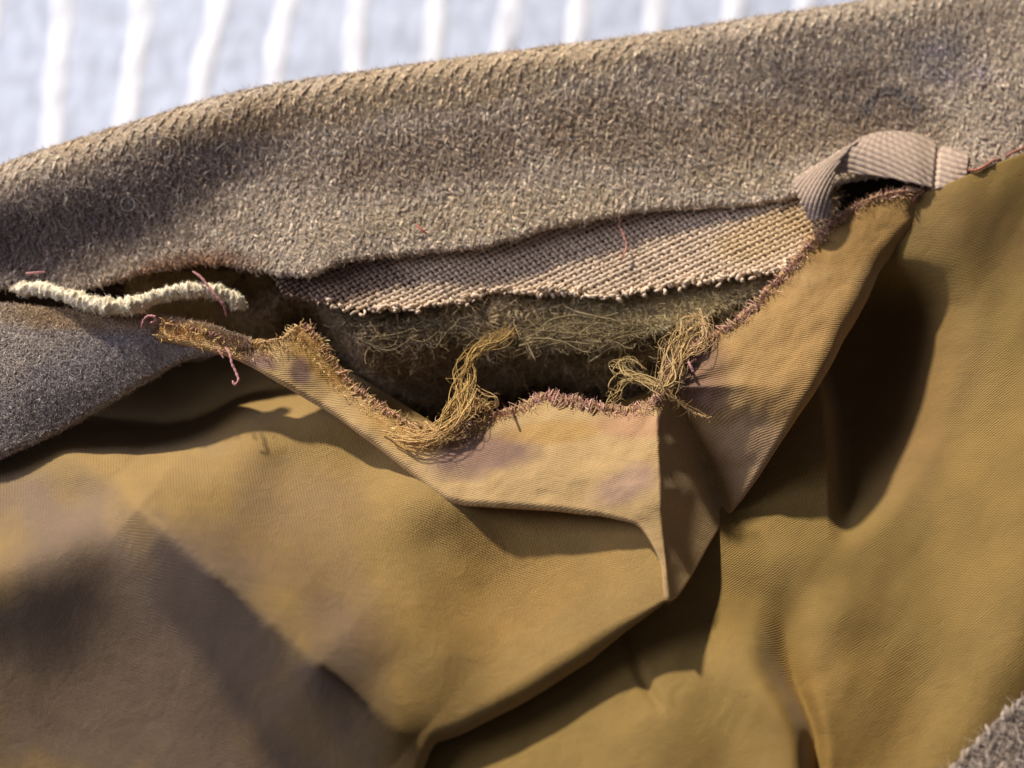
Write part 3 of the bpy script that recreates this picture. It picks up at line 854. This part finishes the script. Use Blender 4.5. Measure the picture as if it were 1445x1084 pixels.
# ================================================================== lining: torn upper band with the right flap
LOW = [(225, 474), (285, 486), (335, 500), (365, 515), (388, 528), (410, 540), (440, 557), (480, 580), (520, 610), (560, 640), (590, 664), (615, 684), (645, 700), (690, 704), (735, 707), (780, 710), (825, 716), (870, 726), (905, 740), (934, 790), (944, 845), (1016, 740), (1066, 664), (1112, 588), (1142, 530), (1164, 474), (1186, 430), (1208, 388), (1236, 346), (1266, 318), (1300, 300), (1330, 290)]
h_band0 = tps([
    (225, 464, 2.85), (290, 475, 2.75), (345, 490, 2.65), (428, 458, 2.6), (400, 500, 2.62), (470, 508, 2.35), (440, 557, 2.35), (505, 548, 2.2), (520, 610, 2.2), (590, 600, 2.15), (590, 664, 2.15),
    (620, 640, 2.2), (645, 700, 2.2), (660, 600, 2.15), (700, 582, 2.2), (735, 707, 2.35), (720, 650, 2.32), (770, 556, 2.25), (800, 640, 2.42), (825, 716, 2.4), (850, 572, 2.35), (890, 640, 2.5), (905, 740, 2.42),
    (900, 574, 2.42), (928, 600, 2.56), (932, 700, 2.55), (938, 780, 2.4), (944, 848, 2.25), (1010, 600, 2.6), (1020, 690, 2.45), (1022, 736, 2.35),
    (946, 520, 2.62), (1000, 475, 2.75), (1040, 450, 2.82), (1105, 385, 2.96), (1060, 560, 2.68), (1090, 480, 2.82), (1060, 640, 2.5), (1062, 690, 2.36),
    (1110, 560, 2.68), (1158, 558, 2.66), (1128, 600, 2.56), (1095, 645, 2.42), (1160, 325, 3.12), (1160, 440, 2.9), (1198, 500, 2.76), (1235, 450, 2.85), (1230, 350, 3.1), (1240, 276, 3.3), (1280, 380, 2.9), (1290, 268, 3.4), (1310, 310, 3.15), (1332, 270, 3.4)])
def h_band(x, y):
    h = h_band0(x, y)
    xr = np.interp(y, [560, 650, 745, 850], [926, 930, 934, 945])       # ridge of the pleat
    xc = np.interp(y, [560, 600, 660, 738, 850], [950, 974, 998, 1024, 1070])   # its valley
    dep = np.interp(y, [545, 600, 660, 740, 850], [0, .75, 1.3, 1.45, 1.5])
    u = (x - xr) / (xc - xr)
    prof = np.where(u < 0, np.exp(-(u / .12) ** 2) * 0, np.where(u < 1, np.clip(u, 0, 1) ** .85, np.exp(-np.maximum(u - 1, 0) * (xc - xr) / 95)))
    wr = .10 * (fbm(x * .016 + 3, y * .020, 3) - .5) + .02 * (fbm(x * .05, y * .05 + 7, 3) - .5)
    rad = np.hypot(x - 950, y - 545); ang = np.arctan2(y - 545, x - 950)
    wr = wr + .03 * np.sin(ang * 13 + rad * .02) * np.exp(-(rad / 70) ** 2)        # puckers round the frayed corner
    return h - dep * prof + wr - np.clip((x - 1280) / 45, 0, 1) * .3
G = patch(TEAR, LOW, h_band, 330, 80)
wob = (fbm(np.arange(330) * .35, np.zeros(330), 3) - .5)
G[:, :5, 1] += wob[:, None] * .22 * np.linspace(1, 0, 5)[None]
rr = np.interp(np.linspace(0, 1, 330), [0, .35, .48, .56, .66, .72, .84, .92, 1], [.06, .10, .09, .035, .05, .12, .36, .32, .04])
G = roll(G, 'v1', rr, total=2.2, steps=12, tail=np.interp(np.linspace(0, 1, 330), [0, .6, .7, .86, .95, 1], [.4, .4, 1.5, 1.2, .3, .03]), tail_steps=5)
G = roll(G, 'v0', .03, total=2.6, steps=5, tail=.12)
band = Sheet(G)
bt = blob_tint(band.px().reshape(-1, 2), PALE, [
    (680, 640, 80, 34, -15, MAUVE, .85), (890, 600, 60, 16, 0, srgb(168, 124, 96), .6), (985, 520, 50, 50, -30, MAUVE, .9), (1000, 560, 30, 25, 0, MAUVE, .6),
    (450, 505, 60, 26, 45, AMBER, .8), (365, 508, 28, 11, 25, MAUVE, .9), (424, 526, 16, 22, -20, MAUVE * .9, .9), (280, 468, 80, 14, 8, srgb(176, 124, 70), .7), (560, 610, 60, 20, 30, AMBER, .7),
    (770, 610, 80, 16, -4, AMBER, .6), (880, 690, 50, 26, -20, srgb(156, 126, 108), .8), (1130, 480, 130, 120, -40, srgb(166, 130, 76), .8), (1230, 330, 100, 60, -25, srgb(150, 116, 62), .85), (1060, 650, 50, 60, 0, srgb(170, 140, 108), .6)], .45)
band_o = band.obj("torn_lining", M_worn, jacket, bt, grain=12)
band_o["label"] = "torn edge of the lining, pale tan with mauve stains"

# ================================================================== wool of the jacket body in the lower right corner
T = [(1300, 1130), (1340, 1090), (1375, 1056), (1410, 1020), (1450, 985), (1520, 920)]
B = [(1400, 1200), (1430, 1170), (1460, 1140), (1490, 1110), (1520, 1080), (1580, 1040)]
G = patch(T, B, lambda x, y: h_low(x, y) + .16 + 0 * x, 60, 30)
G = roll(G, 'v0', .06, total=2.6, steps=5, tail=.3)
corner = Sheet(G)
K_GREY = srgb(156, 142, 128)
corner_o = corner.obj("wool_body", M_felt, jacket, np.repeat(K_GREY[None], corner.G.shape[0] * corner.G.shape[1], 0) * .6)
corner_o["label"] = "grey brown wool cloth showing in the lower right corner"
wool_cover(corner, .2, 1., .16, .14, corner_o, lambda q: np.repeat(K_GREY[None], len(q), 0), "corner", ang0=60, spread=50, n_fuzz=4000)

# ================================================================== hanging loop of twill tape
eT = [(1369, 199, 3.48), (1345, 195, 3.49), (1325, 195, 3.48), (1290, 189, 3.61), (1260, 186, 3.67), (1238, 188, 3.69), (1222, 192, 3.69), (1210, 200, 3.69), (1192, 218, 3.71), (1178, 244, 3.69), (1172, 272, 3.61), (1173, 308, 3.38)]
eB = [(1362, 259, 3.42), (1342, 266, 3.43), (1318, 265, 3.43), (1290, 259, 3.50), (1240, 249, 3.53), (1180, 245, 3.53), (1124, 252, 3.52), (1120, 259, 3.57), (1123, 268, 3.58), (1128, 280, 3.56), (1133, 292, 3.50), (1141, 311, 3.35)]
key = [0, .09, .16, .28, .40, .50, .58, .64, .71, .80, .89, 1]
na, nb = 260, 64
a_ = spline(eT, na, key); b_ = spline(eB, na, key)
kk = np.linspace(0, 1, nb)
X = a_[:, None] * (1 - kk)[None, :, None] + b_[:, None] * kk[None, :, None]
X[..., 2] += .06 * np.sin(np.pi * kk)[None, :]
G = P(X[..., 0].ravel(), X[..., 1].ravel(), X[..., 2].ravel()).reshape(na, nb, 3)
sh = Sheet(G)
along = sh.U; across = kk[None, :] * .95
v = across * 9.0 + np.where(along < sh.U[int(na * .61)], along * 3.2, -across * 3.6 + sh.U[int(na * .61)] * 8.2 - along * 5.0)
ribs = np.sqrt(np.abs(np.sin(math.pi * v)))
dots = .5 + .5 * np.sin(along * 44 + across * 20)
front = (np.arange(na) > na * .61)[:, None]
amp = np.where(front, .036, .020) * ribs + .007 * dots * ribs
endw = np.clip(1 - np.abs(along - sh.U[int(na * .16)]) / .06, 0, 1)[..., None]
G2 = G + sh.N * amp[..., None] - sh.N * endw * .06
tape = Sheet(G2)
TAPE = srgb(196, 174, 154)
tcol = np.repeat(TAPE[None], na * nb, 0) * (0.55 + .5 * ribs.reshape(-1, 1)) * (0.92 + .16 * rng.random((na * nb, 1)))  # grooves between the ribs darkened in the colour like their shade
tape_o = tape.obj("hanger_loop", M_thread, jacket, tcol)
tape_o["label"] = "pinkish beige twill tape hanging loop sewn at the collar seam"
sol = tape_o.modifiers.new("thickness", 'SOLIDIFY'); sol.thickness = .0004; sol.offset = -1

# ================================================================== white cotton cord
cpts = [(15, 408, 2.78), (60, 408, 2.95), (105, 421, 3.05), (150, 432, 3.08), (190, 430, 3.08), (230, 416, 3.05), (285, 410, 3.0), (325, 418, 2.9), (346, 436, 2.7)]
n = 220
c = px_path(cpts, n)
ln = np.linspace(0, 1, n)
rad = .108 * (1 + .7 * (fbm(ln * 22, ln * 0, 3) - .5)) * np.clip(np.minimum(ln / .05, (1 - ln) / .03), .25, 1)
rad *= np.where((ln > .35) & (ln < .55), 1.2, 1)
V, q, t = tube_data(c, rad, 22)
ang = np.tile(np.arange(22) / 22 * 2 * math.pi, n); al = np.repeat(ln, 22)
cen = np.repeat(c, 22, 0)
lump = 1 + .14 * np.abs(np.sin(ang * 1.0 + al * 60)) ** .7 + 1.3 * (fbm(al * 110, ang * 1.6, 4) - .5)
V[:n * 22] = cen + (V[:n * 22] - cen) * lump[:, None]
CORD = srgb(238, 228, 204)
cc = np.array([1, .97, .9])[None] * CORD[None] * (0.68 + .5 * fbm(np.r_[al, 0, 1] * 40, np.r_[ang, 0, 0], 3))[:, None]
cord_o = mesh_obj("cotton_cord", V, quads=q, tris=t, mat=M_thread, parent=jacket, color=cc)
cord_o["label"] = "fluffy cream cotton cord lying in the open seam"
m = 6000
i = rng.integers(0, n * 22, m)
nn = V[i] - cen[i]; nn /= np.linalg.norm(nn, axis=1, keepdims=True)
f = fibres(V[i], nn * .5 + rng.normal(0, .8, (m, 3)), nn, rng.uniform(.02, .08, m), rng.uniform(.005, .010, m), "fuzz", M_fuzz, cord_o, np.clip(CORD[None] * rng.lognormal(0, .15, m)[:, None], 0, .85), curl=1.8)
f["kind"] = "stuff"

# ================================================================== stitching and frayed yarn along the tear
tear = spline(TEAR, 900)
seg = np.r_[0, np.cumsum(np.linalg.norm(np.diff(tear, axis=0), axis=1))]
tang = np.gradient(tear, axis=0); tang /= np.linalg.norm(tang, axis=1, keepdims=True)
PINK = srgb(190, 148, 128); PINKD = srgb(160, 118, 104)
paths, radii, cols = [], [], []
pos = 0.0
while pos < seg[-1]:
    pos += rng.uniform(1.6, 4.6) * (1 + 2.2 * max(0, fbm(np.array([pos * .02]), np.array([3.3]), 3)[0] - .5) * 2)
    k = int(np.searchsorted(seg, pos)); 
    if k >= 899: break
    x, y = tear[k]; tx, ty = tang[k]; nx_, ny_ = -ty, tx       # pointing into the lining
    amount = 1.0
    if x < 430: amount = .35
    if x > 1150: amount = .35
    h = float(h_band(np.array([x]), np.array([y]))[0])
    big = 1.35 if 640 < x < 945 else 1.0
    L0 = rng.uniform(0, 6) * big; L1 = rng.uniform(3, 12) * amount * big
    sk = rng.normal(0, 4.0)
    kn = [(x - nx_ * L0 + sk, y - ny_ * L0, h - .01), (x, y, h + rng.uniform(.02, .06)), (x + nx_ * L1 * .6 - sk * .5, y + ny_ * L1 * .6, h + rng.uniform(.02, .05)), (x + nx_ * L1 - sk, y + ny_ * L1, h + .01)]
    paths.append(px_path(kn, 8)); radii.append(rng.uniform(.008, .020) * np.array([.5, .9, 1, 1, 1, 1, .9, .5]))
    base = PINK if x > 470 else srgb(200, 164, 108)
    if rng.random() < .4: base = srgb(186, 150, 108)
    if rng.random() < .2: base = PINKD
    cols.append(base * rng.uniform(.75, 1.15))
st = tubes(paths, radii, "overcast_stitching", M_thread, band_o, cols, 5); st["kind"] = "stuff"

# short frayed pile along the edge
m = 5200
k = rng.integers(0, 899, m)
x, y = tear[k].T
nrm2 = np.stack([-tang[k][:, 1], tang[k][:, 0]], 1)
off = rng.uniform(-3, 16, m) * np.where(x < 640, 1.5, .7)
x = x + nrm2[:, 0] * off; y = y + nrm2[:, 1] * off
h = h_band(x, y)
p0 = P(x, y, h + .03)
p1 = P(x - nrm2[:, 0] * rng.normal(6, 5, m) + rng.normal(0, 6, m), y - nrm2[:, 1] * rng.normal(6, 5, m) + rng.normal(0, 4, m), h + .10)
fc = np.where((x < 640)[:, None], srgb(204, 166, 108)[None], np.where(rng.random((m, 1)) < .6, PINK[None], PALE[None])) * 1.25 * rng.lognormal(0, .2, m)[:, None]
keep = rng.random(m) < np.where(x < 640, .45, .4)
f = fibres(p0[keep], (p1 - p0)[keep], np.zeros((keep.sum(), 3)), rng.uniform(.06, .16, m)[keep], rng.uniform(.010, .018, m)[keep], "frayed_pile", M_fuzz, band_o, np.clip(fc[keep], 0, .8), curl=1.2)
f["kind"] = "stuff"

def bundle(knots, count, spread, r, tint, name, label, wild=2.4):
    paths, radii, cols = [], [], []
    kn = np.array(knots, float)
    for j in range(count):
        o = rng.normal(0, 1, 2)
        k = kn.copy()
        sp_ = np.asarray(spread, float)
        k[:, 0] += o[0] * sp_ + rng.normal(0, 2.2 * wild, len(k)); k[:, 1] += o[1] * sp_ * .7 + rng.normal(0, 1.5 * wild, len(k))
        k[:, 2] += rng.normal(0, .05, len(k))
        paths.append(px_path(k, 34, 1.5)); radii.append(np.linspace(1, .5, 34) * r * .62 * rng.lognormal(0, .4)); cols.append(tint * rng.uniform(.75, 1.25))
    o = tubes(paths, radii, name, M_thread, jacket, cols, 4)
    o["kind"] = "stuff"
    if label: o["label"] = label
    allp = np.vstack(paths); m = count * (60 if 'wool' in name else 12)
    i = rng.integers(0, len(allp), m)
    f = fibres(allp[i], rng.normal(0, 1, (m, 3)), np.zeros((m, 3)), rng.uniform(.06, .25, m), rng.uniform(.005, .009, m), "fuzz", M_fuzz, o, np.clip(tint[None] * rng.lognormal(.1, .25, m)[:, None], 0, .8), curl=2.0)
    f["kind"] = "stuff"
    return o
STRAW = srgb(204, 168, 108); OCHRE = srgb(182, 150, 84)
bundle([(600, 622, 2.25), (622, 608, 2.35), (640, 585, 2.45), (648, 560, 2.5), (655, 530, 2.5), (658, 512, 2.55), (672, 492, 2.5), (695, 480, 2.4), (722, 466, 2.3)], 20, [12, 11, 10, 9, 8, 8, 8, 7, 9], .013, OCHRE, "frayed_yarn", "curl of frayed ochre yarn rising across the hole")
bundle([(575, 618, 2.25), (605, 620, 2.35), (635, 608, 2.45), (655, 585, 2.5), (662, 560, 2.5)], 22, [17, 11, 11, 10, 9], .016, STRAW, "frayed_yarn", "straw coloured frayed yarn at the bottom of the tear")
bundle([(655, 545, 2.45), (665, 560, 2.4), (680, 568, 2.4), (690, 575, 2.35), (672, 578, 2.4), (650, 578, 2.4)], 18, [6, 7, 6, 3, 5, 4], .014, STRAW * .85, "frayed_yarn", "loose loop of yarn at the bottom of the tear", 2.0)
bundle([(938, 548, 2.62), (945, 525, 2.75), (950, 500, 2.8), (958, 478, 2.8), (972, 462, 2.75), (985, 452, 2.7)], 28, [7, 10, 10, 10, 11, 13], .014, srgb(196, 166, 112), "frayed_yarn", "pale tuft of frayed yarn beside the mauve stain")
bundle([(945, 530, 2.72), (965, 505, 2.8), (985, 492, 2.85), (997, 475, 2.85), (996, 458, 2.8), (988, 446, 2.75)], 12, [4, 4, 4, 4, 4, 4], .013, srgb(200, 168, 118), "frayed_yarn", "looping yarn ends right of the pale tuft")
bundle([(935, 548, 2.62), (915, 538, 2.55), (895, 532, 2.45), (880, 540, 2.4), (872, 556, 2.4), (858, 572, 2.42)], 7, [3, 3, 5, 5, 4, 3], .016, srgb(178, 152, 96), "frayed_yarn", "tangled yarn ends reaching left over the hole", 2.5)
bundle([(935, 546, 2.62), (905, 534, 2.5), (882, 522, 2.4), (874, 514, 2.35), (890, 505, 2.3), (900, 520, 2.35)], 9, [3, 4, 6, 6, 7, 5], .013, srgb(172, 148, 96), "frayed_yarn", "snarl of thin yarn left of the tuft", 3.0)
bundle([(932, 540, 2.7), (950, 562, 2.68), (975, 578, 2.5), (1000, 590, 2.5)], 5, [2, 1.5, 1.5, 2], .014, srgb(196, 158, 100), "frayed_yarn", "single loose yarn crossing the lining below the tuft", .6)

GREYOL = srgb(134, 118, 82)
bundle([(742, 486, 2.28), (770, 470, 2.36), (800, 464, 2.4), (840, 466, 2.42), (880, 462, 2.44), (905, 456, 2.44)], 18, [14, 12, 12, 12, 12, 12], .022, GREYOL, "loose_wool_yarn", "wavy strands of olive wool yarn inside the hole", 5)
bundle([(842, 492, 2.1), (862, 482, 2.2), (885, 484, 2.22), (910, 476, 2.22), (930, 466, 2.22)], 14, [8, 8, 8, 8, 8], .022, GREYOL * .95, "loose_wool_yarn", "short olive wool strands left of the pale tuft", 4)
bundle([(500, 452, 2.3), (540, 458, 2.32), (580, 462, 2.3), (620, 468, 2.28), (660, 464, 2.28), (700, 470, 2.25)], 16, [16, 14, 14, 14, 14, 12], .018, GREYOL * .6, "loose_wool_yarn", "dark matted wool strands at the left of the hole", 8)

def pink_thread(knots, r, label, tint=srgb(188, 132, 132)):
    p = px_path(knots, 44, .25)
    ln = np.linspace(0, 1, 44)
    rr = r * (1 + .18 * np.sin(ln * 60)) * np.clip(np.minimum(ln, 1 - ln) / .04, .5, 1)
    o = tubes([p], [rr * .72], "sewing_thread", M_thread, jacket, [tint], 8)
    o["label"] = label
    return o
pink_thread([(272, 383, 3.2), (282, 390, 3.22), (292, 402, 3.2), (304, 418, 3.15), (316, 432, 3.05), (320, 446, 2.9)], .032, "mauve sewing thread crossing the cream cord", srgb(164, 112, 112))
pink_thread([(318, 490, 2.8), (324, 500, 2.8), (328, 515, 2.75), (334, 528, 2.7), (336, 538, 2.68), (331, 543, 2.66), (328, 537, 2.68)], .030, "pink thread end dangling below the seam")
pink_thread([(306, 490, 2.8), (312, 500, 2.78), (316, 506, 2.75)], .022, "short pink thread stub at the seam")
pink_thread([(200, 462, 2.95), (203, 452, 3.0), (210, 446, 3.05), (219, 448, 3.05), (220, 453, 3.0), (212, 456, 3.0)], .034, "small loop of pink thread on the seam")
pink_thread([(36, 386, 2.98), (48, 385, 3.02), (64, 384, 3.0)], .026, "short pink stitch on the collar edge")
pink_thread([(588, 318, 3.32), (594, 323, 3.36), (602, 330, 3.32)], .03, "red speck of thread on the collar", srgb(176, 96, 84))
pink_thread([(878, 306, 3.12), (874, 318, 3.08), (880, 332, 3.02), (884, 350, 2.95), (878, 364, 2.9)], .022, "wavy pink thread lying on the canvas", srgb(190, 128, 112))
pink_thread([(1288, 284, 3.28), (1294, 276, 3.32), (1300, 272, 3.3)], .024, "tiny pink stitch below the loop", srgb(200, 140, 116))
pink_thread([(1366, 240, 3.62), (1378, 240, 3.66), (1392, 233, 3.68), (1404, 226, 3.66), (1409, 225, 3.5)], .036, "thick rust pink stitch beside the loop", srgb(176, 112, 90))
pink_thread([(1418, 222, 3.5), (1426, 217, 3.68), (1440, 211, 3.7), (1462, 202, 3.66)], .036, "rust pink stitch at the right edge", srgb(164, 104, 88))
pink_thread([(970, 508, 2.78), (974, 516, 2.84), (979, 526, 2.8)], .035, "pink stitch in the mauve stain", srgb(184, 136, 130))
